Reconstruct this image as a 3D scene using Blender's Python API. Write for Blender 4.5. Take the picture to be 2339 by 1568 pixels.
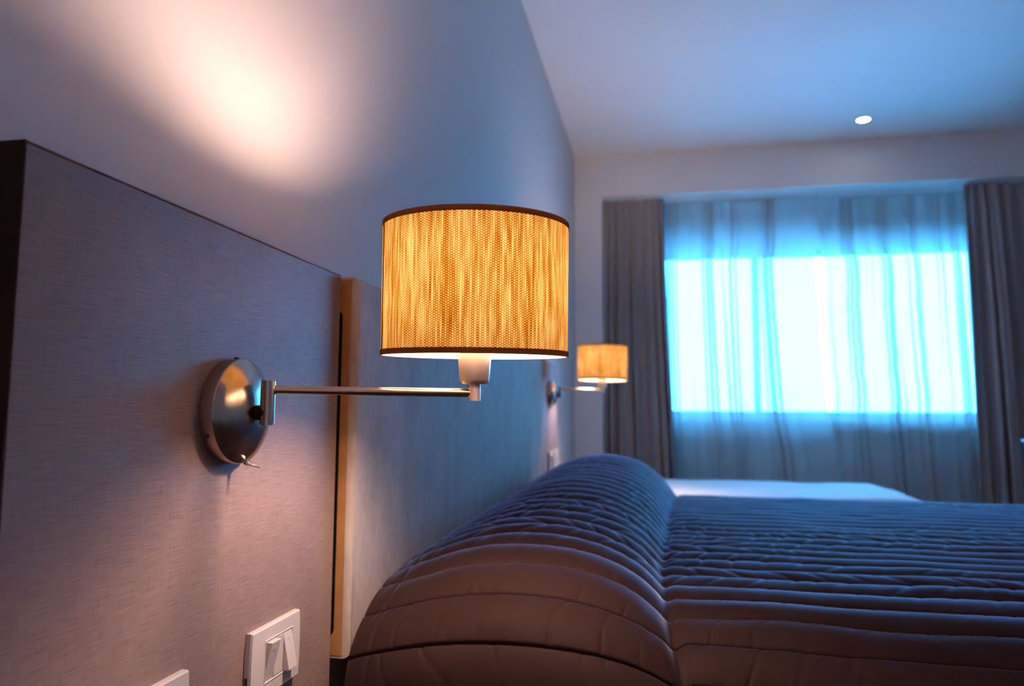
import bpy, bmesh, math, random
import numpy as np
from mathutils import Vector, Matrix

# ------------------------------------------------------------------ set-up
for o in list(bpy.data.objects):
    bpy.data.objects.remove(o, do_unlink=True)
SC = bpy.context.scene
COL = SC.collection
S = 0.48                      # metres per unit of survey (camera to bedside board)
CX, CZ = 1.08, 0.95           # wall offset in survey units, camera height in metres
def W(x, y, z):               # survey coordinates -> metres (wall at x=0, floor at z=0)
    return Vector(((x + CX) * S, y * S, CZ + z * S))

# ------------------------------------------------------------------ camera
YAW, PITCH, ROLL, FPX = math.radians(11.37), math.radians(5.367), math.radians(0.418), 1700.95
f = Vector((-math.sin(YAW) * math.cos(PITCH), math.cos(YAW) * math.cos(PITCH), math.sin(PITCH)))
r0 = Vector((math.cos(YAW), math.sin(YAW), 0)); u0 = r0.cross(f)
r = math.cos(ROLL) * r0 + math.sin(ROLL) * u0
u = -math.sin(ROLL) * r0 + math.cos(ROLL) * u0
cam_data = bpy.data.cameras.new('camera'); cam = bpy.data.objects.new('camera', cam_data); COL.objects.link(cam)
M = Matrix((r, u, -f)).transposed().to_4x4(); M.translation = W(0, 0, 0); cam.matrix_world = M
cam_data.sensor_width = 36; cam_data.lens = FPX / 2339 * 36
cam_data.clip_start = 0.02
cam_data.dof.use_dof = True; cam_data.dof.focus_distance = 1.74 * S; cam_data.dof.aperture_fstop = 4.5
SC.camera = cam

# ------------------------------------------------------------------ sky, exposure
SKY = (0.055, 0.425, 1.0); SKY_STRENGTH = 36.0
BULB = (1.0, 0.70, 0.57); BULB_STRENGTH = 410.0
FILL_BULB = (1.0, 0.50, 0.46); FILL_BULB_STRENGTH = 420.0  # bulb of the added warm fill lamp behind the camera
DOWNLIGHT_STRENGTH = 30.0
world = bpy.data.worlds.new('sky'); SC.world = world; world.use_nodes = True
wn = world.node_tree; wn.nodes.clear()
wo = wn.nodes.new('ShaderNodeOutputWorld'); wb = wn.nodes.new('ShaderNodeBackground')
wb.inputs[0].default_value = (*SKY, 1); wb.inputs[1].default_value = SKY_STRENGTH
wn.links.new(wb.outputs[0], wo.inputs[0])
vs = SC.view_settings
SC.display_settings.display_device = 'sRGB'
vs.view_transform = 'Standard'; vs.look = 'None'; vs.exposure = 0.25; vs.gamma = 1.0; vs.use_curve_mapping = False
cy = SC.cycles
cy.use_denoising = True
cy.max_bounces = 12; cy.diffuse_bounces = 8; cy.glossy_bounces = 4; cy.transmission_bounces = 8; cy.transparent_max_bounces = 16
cy.sample_clamp_indirect = 0.0
cy.caustics_reflective = False; cy.caustics_refractive = False

# ------------------------------------------------------------------ material helpers
def mat_new(name):
    m = bpy.data.materials.new(name); m.use_nodes = True
    nt = m.node_tree; nt.nodes.clear()
    out = nt.nodes.new('ShaderNodeOutputMaterial')
    return m, nt, out
def N(nt, typ, **kw):
    n = nt.nodes.new(typ)
    for k, v in kw.items():
        if k.startswith('i_'):
            n.inputs[k[2:].replace('_', ' ')].default_value = v
        else:
            setattr(n, k, v)
    return n
def L(nt, a, b): nt.links.new(a, b)
def objcoord(nt, scale):
    tc = N(nt, 'ShaderNodeTexCoord'); mp = N(nt, 'ShaderNodeMapping')
    mp.inputs['Scale'].default_value = scale
    L(nt, tc.outputs['Object'], mp.inputs['Vector']); return mp.outputs[0]
def noise(nt, vec, scale=1.0, detail=2.0, rough=0.5):
    n = N(nt, 'ShaderNodeTexNoise'); n.inputs['Scale'].default_value = scale
    n.inputs['Detail'].default_value = detail; n.inputs['Roughness'].default_value = rough
    L(nt, vec, n.inputs['Vector']); return n.outputs['Fac']
def ramp(nt, fac, stops):
    n = N(nt, 'ShaderNodeValToRGB'); e = n.color_ramp.elements
    while len(e) < len(stops): e.new(0.5)
    for i, (p, c) in enumerate(stops):
        e[i].position = p; e[i].color = (*c, 1)
    L(nt, fac, n.inputs[0]); return n.outputs[0]
def math_n(nt, op, a, b=None):
    n = N(nt, 'ShaderNodeMath', operation=op)
    for i, v in enumerate((a, b)):
        if v is None: continue
        if isinstance(v, (int, float)): n.inputs[i].default_value = v
        else: L(nt, v, n.inputs[i])
    return n.outputs[0]
def bump(nt, h, strength, dist):
    b = N(nt, 'ShaderNodeBump'); b.inputs['Strength'].default_value = strength; b.inputs['Distance'].default_value = dist
    L(nt, h, b.inputs['Height']); return b.outputs[0]
def principled(name, col, rough=0.6, metal=0.0, spec=0.5, var=0.06, vscale=6.0, bstr=0.0, bscale=300.0, bdist=0.0005, sheen=0.0, stretch=(1, 1, 1)):
    m, nt, out = mat_new(name)
    p = N(nt, 'ShaderNodeBsdfPrincipled')
    vec = objcoord(nt, stretch)
    fac = noise(nt, vec, vscale, 4)
    lo = tuple(c * (1 - var) for c in col); hi = tuple(min(1, c * (1 + var)) for c in col)
    L(nt, ramp(nt, fac, [(0.3, lo), (0.7, hi)]), p.inputs['Base Color'])
    p.inputs['Roughness'].default_value = rough; p.inputs['Metallic'].default_value = metal
    p.inputs['Specular IOR Level'].default_value = spec
    p.inputs['Sheen Weight'].default_value = sheen
    if bstr > 0:
        L(nt, bump(nt, noise(nt, vec, bscale, 2), bstr, bdist), p.inputs['Normal'])
    L(nt, p.outputs[0], out.inputs[0]); return m

M_wall = principled('wall_paper', (0.60, 0.55, 0.53), 0.75, spec=0.25, var=0.02, vscale=1, bstr=0.10, bscale=1, bdist=0.0003, stretch=(500, 500, 12))
M_paint = principled('white_paint', (0.80, 0.79, 0.78), 0.85, spec=0.2, var=0.02, vscale=3)
M_ceil = principled('ceiling_paint', (0.80, 0.79, 0.78), 0.9, spec=0.1, var=0.02, vscale=2)
M_floor = principled('dark_carpet', (0.06, 0.045, 0.04), 0.95, spec=0.1, var=0.3, vscale=60, bstr=0.6, bscale=500, bdist=0.002)
M_metal = principled('brushed_nickel', (0.45, 0.38, 0.32), 0.22, metal=1, var=0.04, vscale=1, stretch=(60, 60, 900))
M_satin = principled('satin_nickel', (0.78, 0.64, 0.53), 0.40, metal=1, var=0.03, vscale=1, stretch=(60, 60, 900))
M_metal2 = principled('bright_chrome', (0.75, 0.72, 0.70), 0.15, metal=1, var=0.03, vscale=80)
M_dark = principled('dark_brown_edge', (0.022, 0.013, 0.010), 0.7, spec=0.2, var=0.2, vscale=30)
M_edge = principled('brown_edge_band', (0.16, 0.075, 0.04), 0.6, spec=0.3, var=0.45, vscale=40, stretch=(1, 1.0, 1))
M_black = principled('black_rubber', (0.004, 0.004, 0.004), 0.8, spec=0.1, var=0.2, vscale=30)
M_plastic = principled('white_plastic', (0.56, 0.52, 0.50), 0.38, var=0.015, vscale=20)
M_wire = principled('black_wire', (0.02, 0.02, 0.02), 0.5, var=0.2, vscale=30)
M_sheet = principled('white_cotton', (0.82, 0.82, 0.82), 0.85, spec=0.1, var=0.02, vscale=8, bstr=0.2, bscale=30, bdist=0.002)
M_matt = principled('mattress_ticking', (0.35, 0.33, 0.32), 0.9, spec=0.1, var=0.1, vscale=60)
M_glow_tan = principled('tan_glow_side', (0.40, 0.20, 0.075), 0.75, spec=0.2, var=0.12, vscale=30, bstr=0.3, bscale=200, bdist=0.001)  # orange glow of the lamp shade put into the colour
M_chair = principled('black_leather', (0.010, 0.011, 0.013), 0.35, var=0.2, vscale=40, bstr=0.3, bscale=220, bdist=0.0006)
M_rail = principled('white_rail', (0.6, 0.6, 0.6), 0.4, var=0.05, vscale=20)
M_frame = principled('window_frame_white', (0.7, 0.7, 0.7), 0.4, var=0.03, vscale=10)

def make_board_mat():
    m, nt, out = mat_new('linen_laminate')
    p = N(nt, 'ShaderNodeBsdfPrincipled')
    h1 = noise(nt, objcoord(nt, (1, 30, 1250)), 1, 3, 0.6)     # horizontal threads
    h2 = noise(nt, objcoord(nt, (1, 1250, 34)), 1, 3, 0.6)     # vertical threads
    big = noise(nt, objcoord(nt, (1, 9, 5)), 1, 3, 0.6)
    s = math_n(nt, 'ADD', math_n(nt, 'MULTIPLY', h1, 0.62), math_n(nt, 'MULTIPLY', h2, 0.38))
    s2 = math_n(nt, 'ADD', math_n(nt, 'MULTIPLY', s, 0.88), math_n(nt, 'MULTIPLY', big, 0.12))
    c = ramp(nt, s2, [(0.34, (0.145, 0.092, 0.078)), (0.47, (0.25, 0.170, 0.146)), (0.56, (0.295, 0.208, 0.181)), (0.70, (0.38, 0.28, 0.247))])
    L(nt, c, p.inputs['Base Color']); p.inputs['Roughness'].default_value = 0.5
    p.inputs['Specular IOR Level'].default_value = 0.45
    L(nt, bump(nt, s, 0.4, 0.0004), p.inputs['Normal'])
    L(nt, p.outputs[0], out.inputs[0]); return m
M_board = make_board_mat()

def make_leather():
    m, nt, out = mat_new('grey_suede_headboard')
    p = N(nt, 'ShaderNodeBsdfPrincipled')
    a = noise(nt, objcoord(nt, (7, 13, 7)), 1, 6, 0.65)
    b = noise(nt, objcoord(nt, (60, 110, 38)), 1, 4, 0.6)
    s = math_n(nt, 'ADD', math_n(nt, 'MULTIPLY', a, 0.6), math_n(nt, 'MULTIPLY', b, 0.4))
    L(nt, ramp(nt, s, [(0.34, (0.33, 0.28, 0.25)), (0.5, (0.41, 0.355, 0.32)), (0.66, (0.48, 0.425, 0.385))]), p.inputs['Base Color'])
    p.inputs['Roughness'].default_value = 0.7; p.inputs['Specular IOR Level'].default_value = 0.3
    L(nt, bump(nt, s, 0.5, 0.003), p.inputs['Normal'])
    L(nt, p.outputs[0], out.inputs[0]); return m
M_leather = make_leather()

def make_duvet():
    m, nt, out = mat_new('mauve_brown_satin')
    p = N(nt, 'ShaderNodeBsdfPrincipled')
    a = noise(nt, objcoord(nt, (5, 14, 14)), 1, 4, 0.6)
    w = noise(nt, objcoord(nt, (900, 900, 900)), 1, 1)
    L(nt, ramp(nt, a, [(0.3, (0.027, 0.0125, 0.0105)), (0.7, (0.035, 0.0165, 0.0145))]), p.inputs['Base Color'])
    p.inputs['Roughness'].default_value = 0.7; p.inputs['Specular IOR Level'].default_value = 0.12
    p.inputs['Sheen Weight'].default_value = 1.0; p.inputs['Sheen Roughness'].default_value = 0.26; p.inputs['Sheen Tint'].default_value = (0.55, 0.66, 1.0, 1)
    L(nt, bump(nt, w, 0.15, 0.0004), p.inputs['Normal'])
    L(nt, p.outputs[0], out.inputs[0]); return m
M_duvet = make_duvet()

def make_shade():
    m, nt, out = mat_new('woven_straw_fabric')
    tc = N(nt, 'ShaderNodeTexCoord'); sep = N(nt, 'ShaderNodeSeparateXYZ'); L(nt, tc.outputs['Object'], sep.inputs[0])
    ang = math_n(nt, 'ARCTAN2', sep.outputs[1], sep.outputs[0])
    def comb(sx, sz):
        c = N(nt, 'ShaderNodeCombineXYZ')
        L(nt, math_n(nt, 'MULTIPLY', ang, sx), c.inputs[0]); L(nt, math_n(nt, 'MULTIPLY', sep.outputs[2], sz), c.inputs[1]); return c.outputs[0]
    # warp threads: one tone per narrow column, changing slowly along its length
    cw = 42.0
    ph = math_n(nt, 'MULTIPLY', ang, cw)
    colid = math_n(nt, 'FLOOR', ph)
    def colnoise(k, sz):
        c = N(nt, 'ShaderNodeCombineXYZ'); L(nt, math_n(nt, 'MULTIPLY', colid, k), c.inputs[0]); L(nt, math_n(nt, 'MULTIPLY', sep.outputs[2], sz), c.inputs[1])
        return noise(nt, c.outputs[0], 1, 1, 0.5)
    streak = colnoise(7.31, 22); streak2 = colnoise(3.17, 7)
    # weft: small slanted knots, alternating from column to column
    f_ = math_n(nt, 'FRACT', ph)
    tri = math_n(nt, 'PINGPONG', f_, 0.5)
    zz = math_n(nt, 'ADD', math_n(nt, 'MULTIPLY', sep.outputs[2], 370.0), math_n(nt, 'MULTIPLY', tri, 1.1))
    zz = math_n(nt, 'ADD', zz, math_n(nt, 'MULTIPLY', colid, 0.5))
    knot = math_n(nt, 'ADD', math_n(nt, 'MULTIPLY', math_n(nt, 'SINE', math_n(nt, 'MULTIPLY', zz, 2 * math.pi)), 0.5), 0.5)
    edge = math_n(nt, 'MULTIPLY', tri, 2.0)
    grain = noise(nt, comb(130, 380), 1, 2, 0.6)
    big = noise(nt, comb(1.6, 14), 1, 2, 0.5)
    s = math_n(nt, 'ADD', math_n(nt, 'MULTIPLY', streak, 0.42), math_n(nt, 'MULTIPLY', streak2, 0.36))
    s = math_n(nt, 'ADD', s, math_n(nt, 'MULTIPLY', grain, 0.16))
    s = math_n(nt, 'ADD', s, math_n(nt, 'MULTIPLY', big, 0.06))
    s = math_n(nt, 'ADD', s, math_n(nt, 'MULTIPLY', math_n(nt, 'SUBTRACT', knot, 0.5), 0.25))
    s = math_n(nt, 'ADD', s, math_n(nt, 'MULTIPLY', math_n(nt, 'SUBTRACT', edge, 0.5), 0.12))
    c = ramp(nt, s, [(0.37, (0.22, 0.055, 0.003)), (0.45, (0.52, 0.20, 0.012)), (0.51, (0.78, 0.43, 0.035)), (0.57, (0.95, 0.72, 0.16)), (0.64, (1.0, 0.96, 0.62))])
    dif = N(nt, 'ShaderNodeBsdfDiffuse'); tr = N(nt, 'ShaderNodeBsdfTranslucent'); mx = N(nt, 'ShaderNodeMixShader')
    bm_ = bump(nt, s, 0.4, 0.001)
    L(nt, c, dif.inputs[0]); L(nt, c, tr.inputs[0]); L(nt, bm_, dif.inputs['Normal'])
    mx.inputs[0].default_value = 0.55
    L(nt, dif.outputs[0], mx.inputs[1]); L(nt, tr.outputs[0], mx.inputs[2]); L(nt, mx.outputs[0], out.inputs[0]); return m
M_shade = make_shade()

def make_translucent(name, col, tcol, fac, var=0.03):
    m, nt, out = mat_new(name)
    a = noise(nt, objcoord(nt, (300, 300, 300)), 1, 2)
    c1 = ramp(nt, a, [(0.3, tuple(x * (1 - var) for x in col)), (0.7, col)])
    dif = N(nt, 'ShaderNodeBsdfDiffuse'); tr = N(nt, 'ShaderNodeBsdfTranslucent'); mx = N(nt, 'ShaderNodeMixShader')
    L(nt, c1, dif.inputs[0]); tr.inputs[0].default_value = (*tcol, 1); mx.inputs[0].default_value = fac
    L(nt, dif.outputs[0], mx.inputs[1]); L(nt, tr.outputs[0], mx.inputs[2]); L(nt, mx.outputs[0], out.inputs[0]); return m
M_lining = make_translucent('cream_lining', (0.38, 0.33, 0.25), (0.30, 0.25, 0.18), 0.30)
M_bind = make_translucent('brown_binding_tape', (0.17, 0.085, 0.045), (0.20, 0.085, 0.04), 0.35, 0.3)
M_drape = make_translucent('taupe_blackout_cloth', (0.50, 0.46, 0.44), (0.1, 0.1, 0.1), 0.02, 0.15)

def make_sheer():
    m, nt, out = mat_new('sheer_voile')
    w = noise(nt, objcoord(nt, (500, 30, 60)), 1, 2)
    dif = N(nt, 'ShaderNodeBsdfDiffuse'); tr = N(nt, 'ShaderNodeBsdfTranslucent'); tp = N(nt, 'ShaderNodeBsdfTransparent')
    L(nt, ramp(nt, w, [(0.3, (0.50, 0.47, 0.45)), (0.7, (0.58, 0.55, 0.53))]), dif.inputs[0])
    tr.inputs[0].default_value = (0.75, 0.75, 0.75, 1); tp.inputs[0].default_value = (1, 1, 1, 1)
    m1 = N(nt, 'ShaderNodeMixShader'); m1.inputs[0].default_value = 0.36
    L(nt, dif.outputs[0], m1.inputs[1]); L(nt, tr.outputs[0], m1.inputs[2])
    m2 = N(nt, 'ShaderNodeMixShader'); m2.inputs[0].default_value = 0.36
    L(nt, m1.outputs[0], m2.inputs[1]); L(nt, tp.outputs[0], m2.inputs[2]); L(nt, m2.outputs[0], out.inputs[0]); return m
M_sheer = make_sheer()

def make_glass():
    m, nt, out = mat_new('window_glass')
    tp = N(nt, 'ShaderNodeBsdfTransparent'); gl = N(nt, 'ShaderNodeBsdfGlossy'); fr = N(nt, 'ShaderNodeFresnel')
    w = noise(nt, objcoord(nt, (3, 3, 3)), 1, 1)
    L(nt, ramp(nt, w, [(0.0, (0.93, 0.95, 0.95)), (1.0, (0.96, 0.97, 0.97))]), tp.inputs[0])
    gl.inputs['Roughness'].default_value = 0.02; fr.inputs[0].default_value = 1.45
    mx = N(nt, 'ShaderNodeMixShader'); L(nt, fr.outputs[0], mx.inputs[0]); L(nt, tp.outputs[0], mx.inputs[1]); L(nt, gl.outputs[0], mx.inputs[2])
    L(nt, mx.outputs[0], out.inputs[0]); return m
M_glass = make_glass()

def make_emit(name, col, strength):
    m, nt, out = mat_new(name)
    e = N(nt, 'ShaderNodeEmission'); e.inputs[0].default_value = (*col, 1); e.inputs[1].default_value = strength
    L(nt, e.outputs[0], out.inputs[0]); return m
M_bulb = make_emit('lit_frosted_bulb', BULB, BULB_STRENGTH)
M_bulb_fill = make_emit('added_fill_bulb', FILL_BULB, FILL_BULB_STRENGTH)
M_spot = make_emit('lit_spot_lens', (1.0, 0.97, 0.93), DOWNLIGHT_STRENGTH)

# ------------------------------------------------------------------ mesh helpers
def link(name, me, mat=None, parent=None, loc=None):
    o = bpy.data.objects.new(name, me); COL.objects.link(o)
    if mat is not None: me.materials.append(mat)
    if parent is not None: o.parent = parent
    if loc is not None: o.location = loc
    return o
def from_bm(name, bm, mat, parent=None, loc=None, smooth=False):
    bmesh.ops.recalc_face_normals(bm, faces=bm.faces)
    me = bpy.data.meshes.new(name); bm.to_mesh(me); bm.free()
    if smooth:
        me.shade_smooth()
        try: me.set_sharp_from_angle(angle=math.radians(40))
        except Exception: pass
    return link(name, me, mat, parent, loc)
def tag(o, label=None, cat=None, group=None, kind=None):
    if label: o['label'] = label
    if cat: o['category'] = cat
    if group: o['group'] = group
    if kind: o['kind'] = kind
    return o
def empty(name, loc, label, cat, group=None):
    o = bpy.data.objects.new(name, None); COL.objects.link(o); o.location = loc; o.empty_display_size = 0.05
    return tag(o, label, cat, group)
def add_box(bm, lo, hi, bevel=0.0, seg=2):
    lo = Vector(lo); hi = Vector(hi)
    t = bmesh.ops.create_cube(bm, size=1.0)
    vs_ = t['verts']
    for v in vs_:
        v.co = Vector(((lo[i] + hi[i]) / 2 + v.co[i] * (hi[i] - lo[i]) for i in range(3)))
    if bevel > 0:
        es = list({e for v in vs_ for e in v.link_edges})
        bmesh.ops.bevel(bm, geom=es, offset=bevel, segments=seg, profile=0.5, affect='EDGES')
def box(lo, hi, bevel=0.0, seg=2):
    bm = bmesh.new(); add_box(bm, lo, hi, bevel, seg); return bm
def add_lathe(bm, prof, axis='z', n=48, origin=(0, 0, 0), closed=False):
    """prof: list of (radius, height); caps where the radius is 0."""
    o = Vector(origin); rings = []
    def pt(rad, h, a):
        c, s = rad * math.cos(a), rad * math.sin(a)
        return o + (Vector((c, s, h)) if axis == 'z' else Vector((h, c, s)) if axis == 'x' else Vector((c, h, s)))
    for rad, h in prof:
        if rad <= 1e-9: rings.append([bm.verts.new(pt(0, h, 0))])
        else: rings.append([bm.verts.new(pt(rad, h, 2 * math.pi * i / n)) for i in range(n)])
    pairs = list(zip(rings, rings[1:])) + ([(rings[-1], rings[0])] if closed else [])
    for a, b in pairs:
        for i in range(n):
            j = (i + 1) % n
            if len(a) == 1 and len(b) == 1: continue
            if len(a) == 1: bm.faces.new((a[0], b[j], b[i]))
            elif len(b) == 1: bm.faces.new((a[i], a[j], b[0]))
            else: bm.faces.new((a[i], a[j], b[j], b[i]))
def lathe(prof, axis='z', n=48, origin=(0, 0, 0), closed=False):
    bm = bmesh.new(); add_lathe(bm, prof, axis, n, origin, closed); return bm
def add_tube(bm, p0, p1, rad, n=20, r1=None):
    p0, p1 = Vector(p0), Vector(p1); d = (p1 - p0).normalized()
    a = d.orthogonal().normalized(); b = d.cross(a)
    r1 = rad if r1 is None else r1
    A = [bm.verts.new(p0 + rad * (math.cos(t) * a + math.sin(t) * b)) for t in (2 * math.pi * i / n for i in range(n))]
    B = [bm.verts.new(p1 + r1 * (math.cos(t) * a + math.sin(t) * b)) for t in (2 * math.pi * i / n for i in range(n))]
    for i in range(n):
        j = (i + 1) % n; bm.faces.new((A[i], A[j], B[j], B[i]))
    bm.faces.new(A[::-1]); bm.faces.new(B)
def tube(p0, p1, rad, n=20, r1=None):
    bm = bmesh.new(); add_tube(bm, p0, p1, rad, n, r1); return bm
def grid_mesh(name, X, Y, Z, mat, parent=None, loc=None):
    """numpy grids (rows, cols) -> smooth quad mesh"""
    R_, C_ = X.shape
    co = np.stack([X, Y, Z], -1).reshape(-1, 3)
    idx = np.arange(R_ * C_).reshape(R_, C_)
    q = np.stack([idx[:-1, :-1], idx[:-1, 1:], idx[1:, 1:], idx[1:, :-1]], -1).reshape(-1, 4)
    me = bpy.data.meshes.new(name)
    me.vertices.add(len(co)); me.vertices.foreach_set('co', co.astype(np.float32).ravel())
    me.loops.add(q.size); me.loops.foreach_set('vertex_index', q.astype(np.int32).ravel())
    me.polygons.add(len(q)); me.polygons.foreach_set('loop_start', np.arange(0, q.size, 4, dtype=np.int32))
    me.update(calc_edges=True); me.validate(); me.shade_smooth()
    return link(name, me, mat, parent, loc)
def dup(root, loc=None, rotz=None):
    c = root.copy(); COL.objects.link(c)
    for ch in list(root.children):
        d = ch.copy(); COL.objects.link(d); d.parent = c
        for g in list(ch.children):
            e = g.copy(); COL.objects.link(e); e.parent = d
    if loc is not None: c.location = loc
    if rotz is not None: c.rotation_euler[2] = rotz
    return c
_rng = np.random.RandomState(7)
def vnoise(x, y, seed=0):
    """smooth value noise on numpy arrays, about -1..1"""
    rs = np.random.RandomState(seed); T = rs.rand(256, 256) * 2 - 1
    xi = np.floor(x).astype(int); yi = np.floor(y).astype(int); fx = x - xi; fy = y - yi
    fx = fx * fx * (3 - 2 * fx); fy = fy * fy * (3 - 2 * fy)
    g = lambda a, b: T[a % 256, b % 256]
    return (g(xi, yi) * (1 - fx) + g(xi + 1, yi) * fx) * (1 - fy) + (g(xi, yi + 1) * (1 - fx) + g(xi + 1, yi + 1) * fx) * fy

# ------------------------------------------------------------------ the room shell
def struct(name, bm, mat, loc=None, parent=None):
    o = from_bm(name, bm, mat, parent, loc)
    if parent is None: o['kind'] = 'structure'
    return o
XR, YB, YW = (7.2 + CX) * S, -4.2 * S, 10.3 * S       # right wall, rear wall, inner face of the window wall
ZC = CZ + 3.333 * S                                    # ceiling
YS = 9.43 * S                                          # face of the pier and bulkhead
struct('floor', box((-0.1, YB - 0.1, -0.12), (XR + 0.1, YW + 0.2, 0)), M_floor)
struct('ceiling', box((-0.1, YB - 0.1, ZC), (XR + 0.1, YW + 0.2, ZC + 0.12)), M_ceil)
struct('wall_left', box((-0.1, YB - 0.1, 0), (0, YW + 0.2, ZC)), M_wall)
struct('wall_right', box((XR, YB - 0.1, 0), (XR + 0.1, YW + 0.2, ZC)), M_paint)
struct('wall_rear', box((0, YB - 0.1, 0), (XR, YB, ZC)), M_paint)
# window wall with its opening
wx0, wx1 = W(-0.27, 0, 0).x, W(4.2, 0, 0).x
wz0, wz1 = W(0, 0, -0.06).z, W(0, 0, 2.215).z
bm = bmesh.new()
add_box(bm, (0, YW, 0), (wx0, YW + 0.07, ZC)); add_box(bm, (wx1, YW, 0), (XR, YW + 0.07, ZC))
add_box(bm, (wx0, YW, 0), (wx1, YW + 0.07, wz0)); add_box(bm, (wx0, YW, wz1), (wx1, YW + 0.07, ZC))
struct('wall_window', bm, M_paint)
# pier and bulkhead in front of the curtains
zb = CZ + 2.785 * S
struct('trim_1', box((0, YS, zb), (XR, YW, ZC)), M_paint)                           # bulkhead
struct('trim_2', box((0, YS, 0), (W(-0.728, 0, 0).x, YW, zb)), M_paint)            # left pier
struct('trim_3', box((W(5.6, 0, 0).x, YS, 0), (XR, YW, zb)), M_paint)              # right pier
# window: frame, sashes, panes
win = bpy.data.objects.new('window_1', None); COL.objects.link(win); win.location = ((wx0 + wx1) / 2, YW + 0.004, wz0); win['kind'] = 'structure'
ww, wh = wx1 - wx0, wz1 - wz0
fr = bmesh.new(); t = 0.03
add_box(fr, (-ww / 2, 0, 0), (-ww / 2 + t, 0.06, wh)); add_box(fr, (ww / 2 - t, 0, 0), (ww / 2, 0.06, wh))
add_box(fr, (-ww / 2 + t, 0, 0), (ww / 2 - t, 0.06, t)); add_box(fr, (-ww / 2 + t, 0, wh - t), (ww / 2 - t, 0.06, wh))
from_bm('window_frame', fr, M_frame, win)
xm = W(1.25, 0, 0).x - win.location.x
for k, (a, b) in enumerate(((-ww / 2 + t, xm), (xm, ww / 2 - t))):
    sb = bmesh.new(); q = 0.022; y0 = 0.012 + 0.022 * k
    add_box(sb, (a, y0, t), (a + q, y0 + 0.02, wh - t)); add_box(sb, (b - q, y0, t), (b, y0 + 0.02, wh - t))
    add_box(sb, (a + q, y0, t), (b - q, y0 + 0.02, t + q)); add_box(sb, (a + q, y0, wh - t - q), (b - q, y0 + 0.02, wh - t))
    so = from_bm('sash', sb, M_frame, win)
    from_bm('pane', box((a + q, y0 + 0.008, t + q), (b - q, y0 + 0.012, wh - t - q)), M_glass, so)
from_bm('window_sill', box((-ww / 2, -0.075, -0.02), (ww / 2, 0.0, 0.0), 0.003), M_frame, win)

# ------------------------------------------------------------------ bedside boards on the wall
XF = W(-1, 0, 0).x                                     # front face of the boards
def bedside_board(y0, y1, ztop, label):
    h = CZ + ztop * S; z0 = 0.30
    t = empty('bedside_board', (0, (y0 + y1) / 2 * S, z0), label, 'headboard', 'linen boards beside the headboard')
    hw = (y1 - y0) / 2 * S; H = h - z0
    from_bm('board', box((0.001, -hw + 0.001, 0), (XF, hw, H - 0.0022), 0.0008, 1), M_board, t)
    bm = box((0.001, -hw + 0.001, H - 0.0022), (XF + 0.0002, hw, H), 0.0006, 1)
    o = from_bm('edge_strip', bm, M_edge, t); o['label'] = 'worn brown edge strip along the top'
    o = from_bm('end_panel', box((0.001, -hw - 0.001, 0), (XF - 0.0005, -hw + 0.001, H)), M_dark, t); o['label'] = 'dark brown end edge'
    return t
near_board = bedside_board(0.988, 2.195, 0.434, 'linen-textured brown board behind the nearer wall lamp')
far_board = bedside_board(5.985, 7.19, 0.46, 'linen-textured board behind the far small wall lamp')

# ------------------------------------------------------------------ padded headboard
hy0, hy1 = 2.215 * S, 5.958 * S
hz0, hz1 = CZ - 0.754 * S, CZ + 0.432 * S
HX = W(-0.945, 0, 0).x
hb = empty('headboard', (0, (hy0 + hy1) / 2, hz0), 'padded grey suede headboard on the wall behind the quilted bed', 'headboard')
hwid, hh = (hy1 - hy0) / 2, hz1 - hz0
def rounded_pad(depth, hw, H, rad, ny, nz):
    """cushion with softly rounded front rim; x out of the wall"""
    bm = box((0.001, -hw, 0), (depth, hw, H))
    es = [e for e in bm.edges if all(v.co.x > depth - 1e-5 for v in e.verts)]
    bmesh.ops.bevel(bm, geom=es, offset=rad, segments=7, profile=0.5, affect='EDGES')
    return bm
from_bm('pad', rounded_pad(HX, hwid, hh, 0.012, 0, 0), M_leather, hb, smooth=True)
o = from_bm('side_glow_tint', box((0.002, -hwid - 0.0008, 0.004), (HX - 0.0125, -hwid + 0.002, hh - 0.004)), M_glow_tan, hb); o['label'] = 'near side of the headboard, tan tint for the lamp glow'  # tan tint stands in for the shade's orange glow on this end
st = bmesh.new()
zs0, zs1 = W(0, 0, -0.688).z - hz0, W(0, 0, 0.323).z - hz0
xs0, xs1 = W(-1.04, 0, 0).x, W(-0.9985, 0, 0).x
prof = []
rr = (xs1 - xs0) / 2
for k in range(13): prof.append(((xs0 + xs1) / 2 + rr * math.cos(math.pi * k / 12), zs1 - rr + rr * math.sin(math.pi * k / 12)))
for k in range(13): prof.append(((xs0 + xs1) / 2 - rr * math.cos(math.pi * k / 12), zs0 + rr - rr * math.sin(math.pi * k / 12)))
A = [st.verts.new((x, -hwid - 0.003, z)) for x, z in prof]; B = [st.verts.new((x, -hwid + 0.001, z)) for x, z in prof]
st.faces.new(A); st.faces.new(B[::-1])
for i in range(len(A)): st.faces.new((A[i], A[(i + 1) % len(A)], B[(i + 1) % len(A)], B[i]))
o = from_bm('rubber_strip', st, M_black, hb); o['label'] = 'black rounded strip on the near end'
o = from_bm('top_seam', box((W(-1.02, 0, 0).x, -hwid - 0.0006, hh - 0.0075), (W(-0.968, 0, 0).x, -hwid + 0.002, hh - 0.0062)), M_black, hb)

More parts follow.
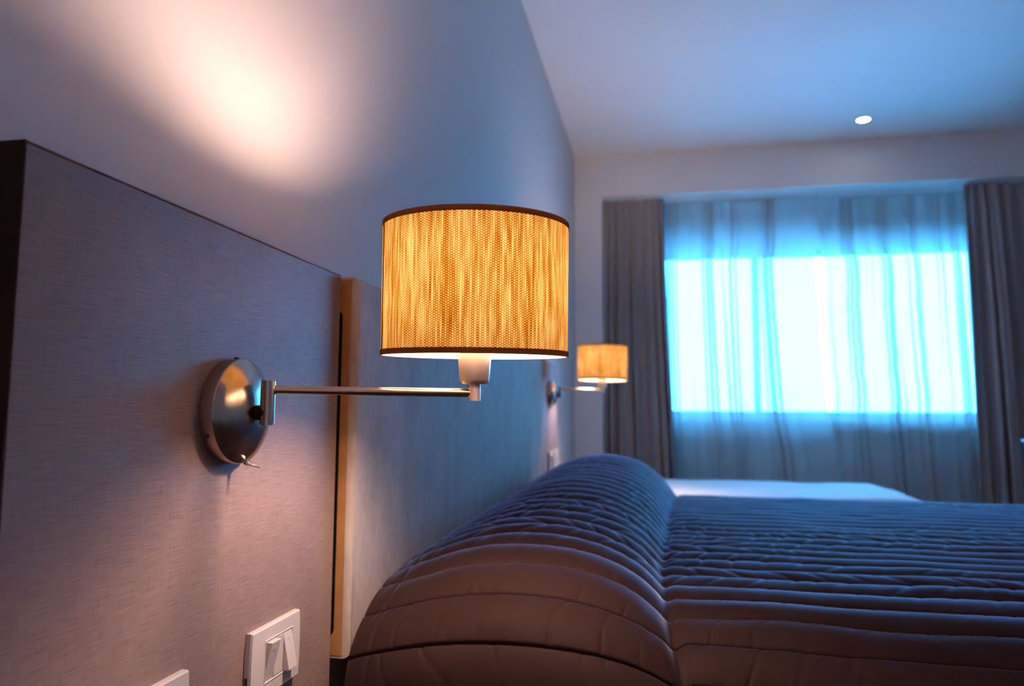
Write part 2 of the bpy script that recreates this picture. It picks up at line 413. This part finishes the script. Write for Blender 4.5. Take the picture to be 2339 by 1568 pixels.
# ------------------------------------------------------------------ swing-arm wall lamps
def make_lamp(loc, label, swing, tilt, nod):
    t = empty('wall_lamp', loc, label, 'lamp', 'swing-arm wall lamps')
    R = 0.1225 * S; D = 0.036 * S
    # back plate: drum with a domed face
    prof = [(0, 0.0002), (R, 0.0002), (R, D - 0.0012), (R - 0.0004, D - 0.0004), (R - 0.0012, D)]
    for k in range(1, 13):
        a = k / 12 * math.pi / 2
        rad = (R - 0.0012) * (1 - k / 12); prof.append((rad if k < 12 else 0, D + 0.0175 * (1 - (rad / R) ** 2) ** 0.9))
    plate = from_bm('back_plate', lathe(prof, 'x', 72), M_metal, t, smooth=True)
    for a in (math.radians(92), math.radians(207), math.radians(333)):
        c = Vector((D * 0.4, R * math.cos(a), R * math.sin(a))); n = Vector((0, math.cos(a), math.sin(a)))
        bm = bmesh.new(); add_tube(bm, c - n * 0.001, c + n * 0.0012, 0.0030, 14); add_tube(bm, c + n * 0.0012, c + n * 0.0022, 0.0030, 14, 0.0014)
        from_bm('screw', bm, M_wire, plate)
    # toggle switch near the bottom rim
    a = math.radians(270 + 11); c = Vector((D * 0.92, R * 0.985 * math.cos(a), R * 0.985 * math.sin(a)))
    n = Vector((0.35, math.cos(a) * 0.7 + 0.25, math.sin(a))).normalized()
    n = Vector((0.55, 0.05, -0.62)).normalized()
    bm = bmesh.new(); add_tube(bm, c - n * 0.003, c + n * 0.0035, 0.0036, 6); add_tube(bm, c + n * 0.0035, c + n * 0.006, 0.0026, 16)
    sw = from_bm('toggle_switch', bm, M_metal2, t)
    l0 = c + n * 0.005; ld = Vector((0.85, 0.28, -0.22)).normalized()
    bm = bmesh.new(); add_tube(bm, l0, l0 + ld * 0.0125, 0.0010, 12, 0.0015); add_lathe(bm, [(0, -0.0013), (0.0011, -0.0008), (0.0015, 0), (0.0011, 0.0008), (0, 0.0013)], 'z', 12, l0 + ld * 0.0125)
    from_bm('lever', bm, M_metal2, sw)
    # stub and pivot
    PX = 0.097 * S; pz = 0.021 * S; pr = 0.0172 * S; ph = 0.0505 * S
    from_bm('stub', tube((D + 0.006, 0, pz - 0.012), (PX, 0, pz - 0.012), 0.0085, 24), M_dark, t)
    bm = lathe([(0, pz - ph - 0.0015), (pr * 0.8, pz - ph - 0.0015), (pr * 0.8, pz - ph), (pr, pz - ph), (pr, pz + ph - 0.0006), (pr - 0.0006, pz + ph), (0, pz + ph)], 'z', 32, (PX, 0, 0))
    from_bm('pivot', bm, M_metal, t, smooth=True)
    # swing arm (turns on the pivot) with everything it carries
    ca, sa = math.cos(swing), math.sin(swing)
    AL = 0.489 * S; az = 0.050 * S
    ex, ey = PX + AL * ca, AL * sa
    ez = az - 0.0005
    bm = tube((PX + pr * 0.7 * ca, pr * 0.7 * sa, az), (ex - 0.006 * ca, ey - 0.006 * sa, ez), 0.0105 * S, 24)
    from_bm('arm', bm, M_metal, t, smooth=True)
    kr = 0.0158 * S
    bm = lathe([(0, -0.0095), (kr, -0.0095), (kr, 0.013), (0, 0.013)], 'z', 32)
    from_bm('arm_end', bm, M_satin, t, (ex, ey, ez), smooth=True)
    # holder cup, bulb, shade share a slight outward sag about the arm end
    sag = Matrix.Rotation(swing, 4, 'Z') @ Matrix.Rotation(tilt, 4, 'Y')
    sag = Matrix.Rotation(nod, 4, 'X') @ sag @ Matrix.Rotation(-swing, 4, 'Z')
    head = Matrix.Translation((ex, ey, ez)) @ sag
    def place(o, up): o.matrix_local = head @ Matrix.Translation((0, 0, up)); return o
    cup = lathe([(0, 0), (0.031 * S, 0), (0.0345 * S, 0.0012), (0.0372 * S, 0.0045), (0.0412 * S, 0.030), (0.0412 * S, 0.040), (0.038 * S, 0.040), (0.038 * S, 0.034), (0, 0.034)], 'z', 48)
    place(from_bm('lamp_holder', cup, M_satin, t, smooth=True), 0.0105)
    br = 0.060 * S
    bp = [(0, -0.042), (0.013, -0.040), (0.013, -0.022)] + [(br * math.sin(a), -br * math.cos(a)) for a in [math.radians(d) for d in range(38, 180, 12)]] + [(0, br)]
    zsh0, zsh1 = (0.139 - 0.048) * S, (0.467 - 0.048) * S
    b = from_bm('bulb', lathe([(q_, h_ + 0.096) for q_, h_ in bp], 'z', 32), M_bulb, t, smooth=True)
    b.matrix_local = head @ Matrix.Translation((0, 0, 0.045)) @ Matrix.Rotation(math.radians(-15), 4, 'X')
    SR = 0.2313 * S; hs = zsh1 - zsh0
    # shade: outer fabric, cream lining, two binding tapes, a sewn side seam, wire fitter
    fab = lathe([(SR, 0.001), (SR, hs - 0.001), (SR - 0.0004, hs - 0.001), (SR - 0.0004, 0.001)][:2], 'z', 120)
    shade = place(from_bm('lamp_shade', fab, M_shade, t, smooth=True), zsh0)
    lin = lathe([(SR - 0.0012, 0.0), (SR - 0.0012, hs)], 'z', 120)
    o = from_bm('shade_lining', lin, M_lining, shade, smooth=True); o['label'] = 'cream white inner lining'
    tw = 0.0125 * S
    for z in (0, hs - tw):
        bm = lathe([(SR - 0.0014, z - 0.0004), (SR + 0.0008, z - 0.0004), (SR + 0.0010, z + tw * 0.5), (SR + 0.0008, z + tw), (SR + 0.0001, z + tw)] if z == 0 else
                   [(SR + 0.0001, z), (SR + 0.0008, z), (SR + 0.0010, z + tw * 0.5), (SR + 0.0008, z + tw + 0.0004), (SR - 0.0014, z + tw + 0.0004)], 'z', 120)
        o = from_bm('binding_tape', bm, M_bind, shade, smooth=True); o['label'] = 'brown binding tape on the rim'
    bm = bmesh.new(); sa_ = math.radians(211)
    add_tube(bm, (math.cos(sa_) * (SR + 0.0002), math.sin(sa_) * (SR + 0.0002), 0.002), (math.cos(sa_) * (SR + 0.0002), math.sin(sa_) * (SR + 0.0002), hs - 0.002), 0.0009, 8)
    from_bm('side_seam', bm, M_bind, shade)
    bm = bmesh.new()
    for k in range(3):
        a = math.radians(-12 + 120 * k)
        p1 = Vector((math.cos(a) * (SR - 0.0013), math.sin(a) * (SR - 0.0013), 0.0015)); p0 = Vector((math.cos(a) * 0.018, math.sin(a) * 0.018, 0.0075))
        pm = p1 + Vector((-math.cos(a) * 0.012, -math.sin(a) * 0.012, 0.001))
        add_tube(bm, p0, pm, 0.0008, 8); add_tube(bm, pm, p1 + Vector((0, 0, 0.003)), 0.0008, 8)
    add_lathe(bm, [(0.0185, 0.0068), (0.0225, 0.0068), (0.0225, 0.0082), (0.0185, 0.0082)], 'z', 32, closed=True)
    from_bm('wire_fitter', bm, M_wire, shade)
    return t
lamp1 = make_lamp(W(-1, 1.600, 0.0), 'near brass-toned wall lamp with large woven orange shade', math.radians(24.1), math.radians(0.7), math.radians(2.6))
lamp2 = make_lamp(W(-1, 6.715, 0.172), 'small distant wall lamp with glowing orange shade near the curtain', math.radians(43.5), math.radians(1.0), 0.0)

# ------------------------------------------------------------------ switch and socket plates
def bowed_plate(w, h, d, bow, holes=None):
    """plate in the y-z plane, x out; left and right sides bow outwards; bevelled rim; rectangular opening"""
    bm = bmesh.new(); n = 10
    def outline(inset, x):
        pts = []
        for k in range(n + 1):
            v = -1 + 2 * k / n; pts.append((x, w / 2 - inset + bow * (1 - v * v), v * (h / 2 - inset)))
        for k in range(n + 1):
            v = 1 - 2 * k / n; pts.append((x, -w / 2 + inset - bow * (1 - v * v), v * (h / 2 - inset)))
        return [bm.verts.new(p) for p in pts]
    rings = [outline(0.0, 0.0004), outline(0.0, d * 0.72), outline(0.0012, d)]
    for a, b in zip(rings, rings[1:]):
        for i in range(len(a)): bm.faces.new((a[i], a[(i + 1) % len(a)], b[(i + 1) % len(a)], b[i]))
    bm.faces.new(rings[0][::-1])
    if not holes:
        bm.faces.new(rings[-1]); return bm
    y0, y1, z0, z1 = holes
    # face with an opening: connect the outer ring to a matching inner rectangle ring
    inner = []
    for k in range(n + 1): inner.append((d, y1, z0 + (z1 - z0) * k / n))
    for k in range(n + 1): inner.append((d, y0, z1 - (z1 - z0) * k / n))
    iv = [bm.verts.new(p) for p in inner]; dv = [bm.verts.new((d * 0.45, p[1], p[2])) for p in inner]
    o = rings[-1]; m = len(o)
    for i in range(m):
        j = (i + 1) % m
        bm.faces.new((o[i], o[j], iv[j], iv[i])); bm.faces.new((iv[i], iv[j], dv[j], dv[i]))
    bm.faces.new(dv)
    return bm
def rocker_bm(w, h, out_top, out_bot, base):
    """rocker key: base behind, face leaning between its top and bottom projection"""
    bm = bmesh.new()
    def q(x, y, z): return bm.verts.new((x, y, z))
    hw, hh_ = w / 2, h / 2
    b = [q(base, -hw, -hh_), q(base, hw, -hh_), q(base, hw, hh_), q(base, -hw, hh_)]
    t = [q(out_bot, -hw, -hh_), q(out_bot, hw, -hh_), q(out_top, hw, hh_), q(out_top, -hw, hh_)]
    bm.faces.new(b[::-1]); bm.faces.new(t)
    for i in range(4): bm.faces.new((b[i], b[(i + 1) % 4], t[(i + 1) % 4], t[i]))
    bmesh.ops.bevel(bm, geom=[e for e in bm.edges if all(v in t for v in e.verts)], offset=0.0006, segments=2, profile=0.5, affect='EDGES')
    return bm
PW, PH, PD = 0.243 * S, 0.172 * S, 0.009
def switch_plate(loc, label, grp):
    t = empty('light_switch', loc, label, 'switch', grp)
    hy0_, hy1_, hz0_, hz1_ = -0.028, 0.0375, -0.024, 0.024
    from_bm('plate', bowed_plate(PW, PH, PD, 0.0022, (hy0_, hy1_, hz0_, hz1_)), M_plastic, t)
    bd = bmesh.new()      # raised rim round the opening
    g = 0.0016
    for lo, hi in (((PD - 0.001, hy0_ - g, hz1_), (PD + 0.0008, hy1_ + g, hz1_ + g)), ((PD - 0.001, hy0_ - g, hz0_ - g), (PD + 0.0008, hy1_ + g, hz0_)),
                   ((PD - 0.001, hy0_ - g, hz0_), (PD + 0.0008, hy0_, hz1_)), ((PD - 0.001, hy1_, hz0_), (PD + 0.0008, hy1_ + g, hz1_))):
        add_box(bd, lo, hi, 0.0005, 1)
    from_bm('inner_rim', bd, M_plastic, t)
    mw = (hy1_ - hy0_) / 3 - 0.0006; mh = hz1_ - hz0_ - 0.002
    for k, (ot, ob) in enumerate(((0.0175, 0.0072), (0.0095, 0.0088), (0.0085, 0.0180))):
        yc = hy0_ + (k + 0.5) * (hy1_ - hy0_) / 3
        rk = from_bm('rocker' if k != 1 else 'blank_key', rocker_bm(mw, mh, ot, ob, 0.004), M_plastic, t, (0, yc, 0))
        if k != 1:
            sl = (ot - ob) / mh; zc = mh * 0.30
            bm = lathe([(0.0016, -0.0002), (0.0024, -0.0002), (0.0024, 0.0004), (0.0016, 0.0004)], 'x', 24, closed=True)
            mk = from_bm('mark_ring', bm, M_plastic, rk); mk.matrix_local = Matrix.Translation((ot + (zc - mh / 2) * sl, 0, zc)) @ Matrix.Rotation(math.atan(sl), 4, 'Y')
            mk['label'] = 'raised small ring mark'
    from_bm('side_clip', box((0.0015, -PW / 2 - 0.0028, -0.016), (0.0045, -PW / 2 - 0.0015, -0.008)), M_wire, t)
    return t
def socket_plate(loc, label, grp):
    t = empty('power_socket', loc, label, 'socket', grp)
    from_bm('plate', bowed_plate(PW, PH, PD, 0.0022), M_plastic, t)
    bm = lathe([(0.0195, PD - 0.001), (0.0215, PD - 0.001), (0.0215, PD + 0.0012), (0.0195, PD + 0.0012)], 'x', 40, closed=True)
    well = from_bm('socket_ring', bm, M_plastic, t)
    bm = bmesh.new()
    for s_ in (-0.0095, 0.0, 0.0095): add_tube(bm, (PD - 0.001, s_, 0), (PD + 0.0003, s_, 0), 0.0024, 14)
    from_bm('contact_holes', bm, M_black, t)
    return t
near_sw = switch_plate(W(-1, 1.832, -0.628), 'white two-rocker switch plate below the large near lamp', 'white wall plates')
near_sk = socket_plate(W(-1, 1.466 - 0.1215 - 0.004, -0.630), 'white wall plate cut off by the bottom edge of the frame', 'white wall plates')
far_sw = dup(near_sw, W(-1, 6.745, -0.435)); far_sw['label'] = 'tiny white plate left of a pair below the far lamp'
far_sk = dup(near_sk, W(-1, 7.055, -0.435)); far_sk['label'] = 'tiny white plate right of a pair below the far lamp'

# ------------------------------------------------------------------ bed, mattress
bed = empty('bed', Vector((W(1.3, 0, 0).x, 4.05 * S, 0)), 'dark upholstered bed base under the quilted brown bedspread', 'bed')
bx0, bx1 = W(-0.90, 0, 0).x - bed.location.x, W(3.35, 0, 0).x - bed.location.x
byh = 1.72 * S
from_bm('bed_base', box((bx0, -byh, 0.10), (bx1, byh, 0.34), 0.012), M_dark, bed)
from_bm('mattress', box((bx0, -byh + 0.02, 0.342), (bx1 - 0.02, byh - 0.02, CZ - 0.68 * S), 0.05, 4), M_matt, bed, smooth=True)
for a in (bx0 + 0.08, bx1 - 0.08):
    for b in (-byh + 0.08, byh - 0.08):
        from_bm('leg', tube((a, b, 0), (a, b, 0.102), 0.025, 16, 0.03), M_black, bed)

# ------------------------------------------------------------------ quilted bedspread
def spline(pts, n):
    P = np.array(pts, float); out = []
    Q = np.vstack([2 * P[0] - P[1], P, 2 * P[-1] - P[-2]])
    for i in range(1, len(Q) - 2):
        t_ = np.linspace(0, 1, 60, endpoint=False)[:, None]
        out.append(0.5 * (2 * Q[i] + (Q[i + 1] - Q[i - 1]) * t_ + (2 * Q[i - 1] - 5 * Q[i] + 4 * Q[i + 1] - Q[i + 2]) * t_ ** 2 + (-Q[i - 1] + 3 * Q[i] - 3 * Q[i + 1] + Q[i + 2]) * t_ ** 3))
    out.append(P[-1:]); out = np.vstack(out)
    d = np.concatenate([[0], np.cumsum(np.linalg.norm(np.diff(out, axis=0), axis=1))])
    s_ = np.linspace(0, d[-1], n)
    return s_, np.interp(s_, d, out[:, 0]), np.interp(s_, d, out[:, 1])
near_prof = [(2.10, -1.62), (2.11, -1.35), (2.125, -1.1), (2.15, -0.90), (2.205, -0.755), (2.33, -0.665), (2.52, -0.612), (2.8, -0.590), (3.4, -0.582),
             (4.4, -0.580), (5.3, -0.580), (5.65, -0.590), (5.85, -0.63), (5.96, -0.72), (6.0, -0.9), (6.01, -1.3)]
s_, py_, pz_ = spline(near_prof, 3000)
ty = np.gradient(py_, s_); tz = np.gradient(pz_, s_); ln = np.hypot(ty, tz); ny_, nz_ = -tz / ln, ty / ln
D = 0.150                                   # width of a quilted channel
off = np.array([0, .012, .025, .042, .065, .095, .14, .20, .27, .35, .43, .5]); off = np.concatenate([off, 1 - off[-2:0:-1]])
nrow = int((s_[-1] - 0.12) / D) - 1
phr = np.concatenate([k + off for k in range(0, nrow)])
x_ = np.concatenate([np.linspace(-0.938, 0.35, 330), np.linspace(0.35, 3.42, 331)[1:]]); NX = len(x_)
Xg, ph = np.meshgrid(x_, phr)
Sg = 0.115 + D * (ph + 0.05 + 0.045 * vnoise(Xg * 1.3, ph * 0.33, 3))
PYg = np.interp(Sg, s_, py_); PZg = np.interp(Sg, s_, pz_); NYg = np.interp(Sg, s_, ny_); NZg = np.interp(Sg, s_, nz_)
side = np.clip((2.62 - PYg) / 0.5, 0, 1) * (PYg < 4)            # 1 on the near drape
side = side * side * (3 - 2 * side)
# pillow hump: height over the bed, varies along the bed's width
hy = np.interp(PYg, [2.1, 2.3, 2.5, 2.75, 3.0, 3.5, 4.3, 5.2, 5.6, 5.85, 6.0], [0.10, 0.135, 0.155, 0.165, 0.175, 0.190, 0.240, 0.285, 0.285, 0.24, 0.10])
xc = np.interp(PYg, [2.1, 2.4, 2.9, 3.6, 5.0, 6.0], [0.05, 0.005, -0.015, 0.0, 0.055, 0.11])    # crease at the pillow's foot
q = (Xg + 0.938) / (xc + 0.938)
hp = np.interp(q, [0, 0.06, 0.14, 0.25, 0.36, 0.48, 0.58, 0.68, 0.78, 0.86, 0.92, 0.97, 1.0, 1.06, 5], [0.22, 0.40, 0.58, 0.80, 0.94, 1.0, 0.99, 0.93, 0.80, 0.62, 0.42, 0.17, 0.0, 0.0, 0.0])
ker = np.hanning(15); ker /= ker.sum()
hp = np.apply_along_axis(lambda a: np.convolve(np.pad(a, 7, mode='edge'), ker, 'valid'), 1, hp)
hump = hy * hp
crease = np.exp(-((Xg - xc - 0.012) / 0.020) ** 2)
# quilting channels run head to foot: stitched every D along the profile
fr_ = ph - np.floor(ph); dist = np.minimum(fr_, 1 - fr_)                 # 0 on the stitch line
row = np.floor(ph)
puff = np.sin(math.pi * dist) ** 0.9
wob = vnoise(Xg * 7 + row * 13.7, row * 3.1, 11) * 0.6 + vnoise(Xg * 17 + row * 5.3, row * 7.7, 12) * 0.4
top = 1 - side
amp = (0.0135 * top + 0.0095 * side) * (1 + 0.25 * wob) * np.clip((Xg + 0.96) / 0.14, 0.3, 1)
quilt = amp * (puff - 0.7) - (0.007 + 0.006 * side) * np.exp(-(dist / 0.026) ** 2)
def lines(ph_, p): return -np.clip(1 - np.abs(np.sin(math.pi * ph_)), 0, 1) ** p
pil = (q < 1.0)
# gathers: thin creases running across the channel from the stitching, only here and there
rs_ = np.random.RandomState(5); R1 = rs_.rand(400); R2 = rs_.rand(400) * 2 - 1; ri = row.astype(int) % 400
m1_ = np.clip(vnoise(Xg * 3.3 + 17, row * 5.1, 20) * 1.6 + 0.55, 0, 1) * (0.35 + 0.65 * np.abs(2 * fr_ - 1))
g1 = lines(Xg * 7.0 + R1[ri] * 9 + 0.55 * vnoise(Xg * 4, row * 3.3 + fr_ * 0.8, 25) + 0.35 * R2[ri] * fr_, 10) * m1_
m3_ = np.clip(vnoise(Xg * 5.1 + 3, row * 2.7, 26) + 0.6, 0, 1)
g2 = lines(Xg * 13 + R1[ri] * 5 + 0.8 * vnoise(Xg * 9, row * 4.1 + fr_, 27) + 0.4 * R2[ri] * fr_, 5) * np.exp(-dist / 0.13) * m3_
# rumples on the top: slanted short pleats inside a channel
zone = np.clip(np.exp(-((PYg - 3.35) / 0.7) ** 2) + 0.45 * (PYg > 3.3) * (PYg < 5.6), 0, 1)
m2_ = np.clip(vnoise(Xg * 2.1, PYg * 2.4, 33) * 1.4 + 0.4, 0, 1)
rump = lines(Xg * 7.5 + R1[ri] * 7 + 0.7 * vnoise(Xg * 5, row * 6.3 + fr_ * 0.6, 31) + 0.75 * fr_ * np.sign(R2[ri]), 3) * zone * top * m2_
lump = 0.010 * vnoise(Xg * 3.1, Sg * 2.3, 41) + 0.006 * vnoise(Xg * 6.3, Sg * 5.1, 42)
dN = quilt + side * (0.010 * g1 + 0.007 * g2) + 0.0075 * rump + top * 0.005 * g2 + lump * (0.5 + 0.5 * side)
# stitched border seam near the headboard end
dN -= 0.004 * np.exp(-((Xg + 0.868) / 0.008) ** 2) * np.clip((3.0 - PYg) / 0.4, 0, 1)
dN -= 0.022 * crease * (0.5 + 0.5 * side)
Yg = PYg + NYg * dN - 0.40 * hump * side
Zg = PZg + NZg * dN + hump * (1 - 0.10 * side)
# right of the crease the drape hangs a little further back
Yg = Yg + 0.030 * side * (q > 1.0) * np.clip((q - 1.0) / 0.05, 0, 1) * np.clip(1.4 - (Xg - 0.05) / 1.2, 0, 1)
base = Vector((W(0, 0, 0).x, 4.05 * S, CZ - 1.62 * S))
spread = grid_mesh('bedspread', (Xg + CX) * S - base.x, Yg * S - base.y, CZ + Zg * S - base.z, M_duvet, None, base)
tag(spread, 'mauve-brown channel-quilted bedspread draped over the bed and its pillow hump', 'bedspread')

# ------------------------------------------------------------------ white daybed by the window
db = empty('daybed', (W(0.9, 0, 0).x, 8.05 * S, 0), 'low white-covered daybed between the quilted bed and the window', 'daybed')
dx0, dx1 = W(-0.95, 0, 0).x - db.location.x, W(2.42, 0, 0).x - db.location.x
ztop = CZ - 0.742 * S
from_bm('base', box((dx0, -0.88 * S, 0.08), (dx1 - 0.03, 0.88 * S, 0.28), 0.01), M_dark, db)
nx, ny = 90, 50
uu, vv = np.meshgrid(np.linspace(-1, 1, nx), np.linspace(-1, 1, ny))
def sup(a): return np.sign(a) * np.abs(a)
ex_ = np.clip((np.abs(uu) - 0.86) / 0.14, 0, 1); ey_ = np.clip((np.abs(vv) - 0.86) / 0.14, 0, 1)
drop = np.clip(np.sqrt(ex_ ** 2 + ey_ ** 2), 0, 1)
zt = ztop - 0.05 * (drop ** 2) - (drop > 0.999) * 0.0
zt = zt + 0.008 * vnoise(uu * 4 + 3, vv * 4 + 9, 51) + 0.018 * np.exp(-((uu - 0.72) / 0.2) ** 2 - ((vv + 0.1) / 0.6) ** 2)
Xd = (dx0 + dx1) / 2 + uu * (dx1 - dx0) / 2; Yd = vv * 0.92 * S
# skirt: extra outer ring falling down
Xd = np.pad(Xd, 1, mode='edge'); Yd = np.pad(Yd, 1, mode='edge'); Zd = np.pad(zt, 1, mode='edge')
m_ = np.zeros_like(Zd, bool); m_[0, :] = m_[-1, :] = True; m_[:, 0] = m_[:, -1] = True
Zd[m_] = 0.24
o = grid_mesh('white_cover', Xd, Yd, Zd, M_sheet, db); o['label'] = 'white cotton cover'

# ------------------------------------------------------------------ curtains
def cloth(name, xl, xr, z0, z1, y, folds, amp, over, seed, mat, label, cat, grp, nu=900, nv=60, pinch=0.25):
    """xl, xr: functions of t (0 bottom .. 1 top) in survey units"""
    rs = np.random.RandomState(seed)
    uu = np.linspace(0, 1, nu); tt = np.linspace(0, 1, nv)
    U, T = np.meshgrid(uu, tt)
    warp = U.copy()
    for k in range(2, 7):
        warp += (0.45 / folds) * rs.uniform(-1, 1) * np.sin(2 * math.pi * k * U + rs.uniform(0, 6.28) + 0.8 * rs.uniform(-1, 1) * (1 - T))
    ph = 2 * math.pi * folds * warp
    irr = 0.75 + 0.45 * np.sin(2 * math.pi * U * folds / 2.7 + rs.uniform(0, 6.28)) * np.cos(2.2 * T + rs.uniform(0, 6.28))
    irr = np.clip(irr, 0.25, 1.3)
    A_ = amp * irr * (pinch + (1 - pinch) * np.clip((1 - T) * 3.0, 0, 1) ** 0.7)
    XL = np.array([xl(t) for t in tt])[:, None]; XRr = np.array([xr(t) for t in tt])[:, None]
    fade = np.clip(np.minimum(U, 1 - U) * folds * 2, 0, 1)
    X = XL + (XRr - XL) * U + fade * (XRr - XL) / folds * over * irr * np.sin(2 * ph) / 2
    Y = y + A_ * np.sin(ph) + 0.25 * A_ * np.sin(2 * ph + 1.0 + 2 * T)
    Z = z0 + (z1 - z0) * T
    bx = float((XL.mean() + XRr.mean()) / 2)
    base = Vector((W(bx, 0, 0).x, y * S, CZ + z0 * S))
    o = grid_mesh(name, (X + CX) * S - base.x, Y * S - base.y, Z * S + CZ - base.z, mat, None, base)
    tag(o, label, cat, grp); return o
ZH, ZL = 2.775, -1.93
def lerp_pts(pts):      # pts: (z, x) -> function of t
    z = [p[0] for p in pts]; x = [p[1] for p in pts]
    return lambda t: float(np.interp(ZL + (ZH - ZL) * t, z, x))
cloth('drape_curtain', lerp_pts([(-2, -0.725), (3, -0.725)]), lerp_pts([(-2, 0.20), (-0.78, 0.168), (1.2, 0.085), (2.7, 0.055)]), ZL, ZH, 9.635, 7, 0.105, 0.40, 5, M_drape,
      'taupe blackout curtain hanging at the left of the window', 'curtain', 'blackout curtains', pinch=0.5)
cloth('drape_curtain', lerp_pts([(-2, 3.60), (-0.9, 3.585), (0.6, 3.58), (2.7, 3.575)]), lerp_pts([(-2, 5.35), (3, 5.0)]), ZL, ZH, 9.635, 10, 0.12, 0.40, 9, M_drape,
      'taupe blackout curtain hanging at the right of the window', 'curtain', 'blackout curtains', pinch=0.5)
cloth('sheer_curtain', lerp_pts([(-2, -0.30), (3, -0.30)]), lerp_pts([(-2, 2.22), (-0.5, 2.12), (0.05, 2.015), (0.6, 1.975), (1.2, 1.945), (1.95, 1.915), (2.12, 1.975), (2.8, 1.985)]), ZL, ZH, 9.84, 8, 0.045, 0.25, 21, M_sheer,
      'sheer voile curtain left of the bright centre gap', 'curtain', 'sheer curtains', nu=1500)
cloth('sheer_curtain', lerp_pts([(-2, 2.18), (-0.5, 2.10), (0.02, 2.06), (0.1, 2.085), (0.4, 2.085), (0.55, 2.055), (0.75, 2.065), (1.0, 2.04), (1.25, 2.045), (1.4, 2.03), (1.6, 2.055), (1.95, 2.045), (2.12, 1.975), (2.8, 1.97)]), lerp_pts([(-2, 4.15), (3, 4.05)]), ZL, ZH, 9.97, 7.5, 0.045, 0.25, 33, M_sheer,
      'sheer voile curtain right of the bright centre gap', 'curtain', 'sheer curtains', nu=1500)

# ------------------------------------------------------------------ downlight, chair
dl = empty('ceiling_spotlight', W(2.268, 8.75, 3.333), 'small round lit spotlight set in the ceiling', 'spotlight')
rd = 0.066 * S
from_bm('trim_ring', lathe([(rd, 0.0), (rd * 1.22, 0.0), (rd * 1.22, -0.003), (rd, -0.005)], 'z', 40, closed=True), M_rail, dl, smooth=True)
from_bm('lens', lathe([(0, -0.0035), (rd, -0.003), (rd, -0.001), (0, -0.001)], 'z', 40), M_spot, dl)

ch = empty('desk_chair', (W(4.105, 0, 0).x, 8.05 * S, 0), 'black chair cut off by the right edge of the frame', 'chair')
from_bm('seat', box((-0.22, -0.21, 0.42), (0.24, 0.21, 0.48), 0.02, 3), M_chair, ch, smooth=True)
bm = box((-0.235, -0.20, 0.50), (-0.20, 0.20, 0.845), 0.016, 3)
for v in bm.verts: v.co.x += -0.10 * (v.co.z - 0.5)
from_bm('backrest', bm, M_chair, ch, smooth=True)
for a in (-0.2, 0.2):
    for b in (-0.18, 0.18):
        from_bm('leg', tube((a, b, 0), (a * 0.97, b * 0.97, 0.43), 0.014, 14, 0.018), M_chair, ch)
for b in (-0.14, 0.14):
    from_bm('back_post', tube((-0.21, b, 0.45), (-0.225, b, 0.56), 0.011, 12), M_chair, ch)

# ------------------------------------------------------------------ added floor lamp, unseen behind the camera, for warm fill
fl = empty('added_fill_lamp', (W(1.15, 0, 0).x, -2.3 * S, 0), 'added standing lamp with a straw shade, unseen warm fill behind the camera', 'lamp')
from_bm('base', lathe([(0, 0.0), (0.15, 0.0), (0.15, 0.012), (0.145, 0.018), (0.02, 0.024), (0, 0.024)], 'z', 40), M_metal, fl, smooth=True)
from_bm('pole', tube((0, 0, 0.02), (0, 0, 1.10), 0.011, 20), M_metal, fl, smooth=True)
from_bm('bulb', lathe([(0, 1.10), (0.014, 1.10), (0.016, 1.13), (0.030, 1.15), (0.038, 1.175), (0.036, 1.20), (0.022, 1.222), (0, 1.228)], 'z', 24), M_bulb_fill, fl, smooth=True)
fs = from_bm('lamp_shade', lathe([(0.22, -0.13), (0.19, 0.13)], 'z', 72), M_shade, fl, (0, 0, 1.19), smooth=True)
from_bm('shade_lining', lathe([(0.218, -0.13), (0.188, 0.13)], 'z', 72), M_lining, fs, smooth=True)
bm = bmesh.new()
for k in range(3):
    a = 2 * math.pi * k / 3; add_tube(bm, (0.008 * math.cos(a), 0.008 * math.sin(a), -0.10), (0.217 * math.cos(a), 0.217 * math.sin(a), -0.125), 0.0018, 8)
from_bm('wire_fitter', bm, M_wire, fs)
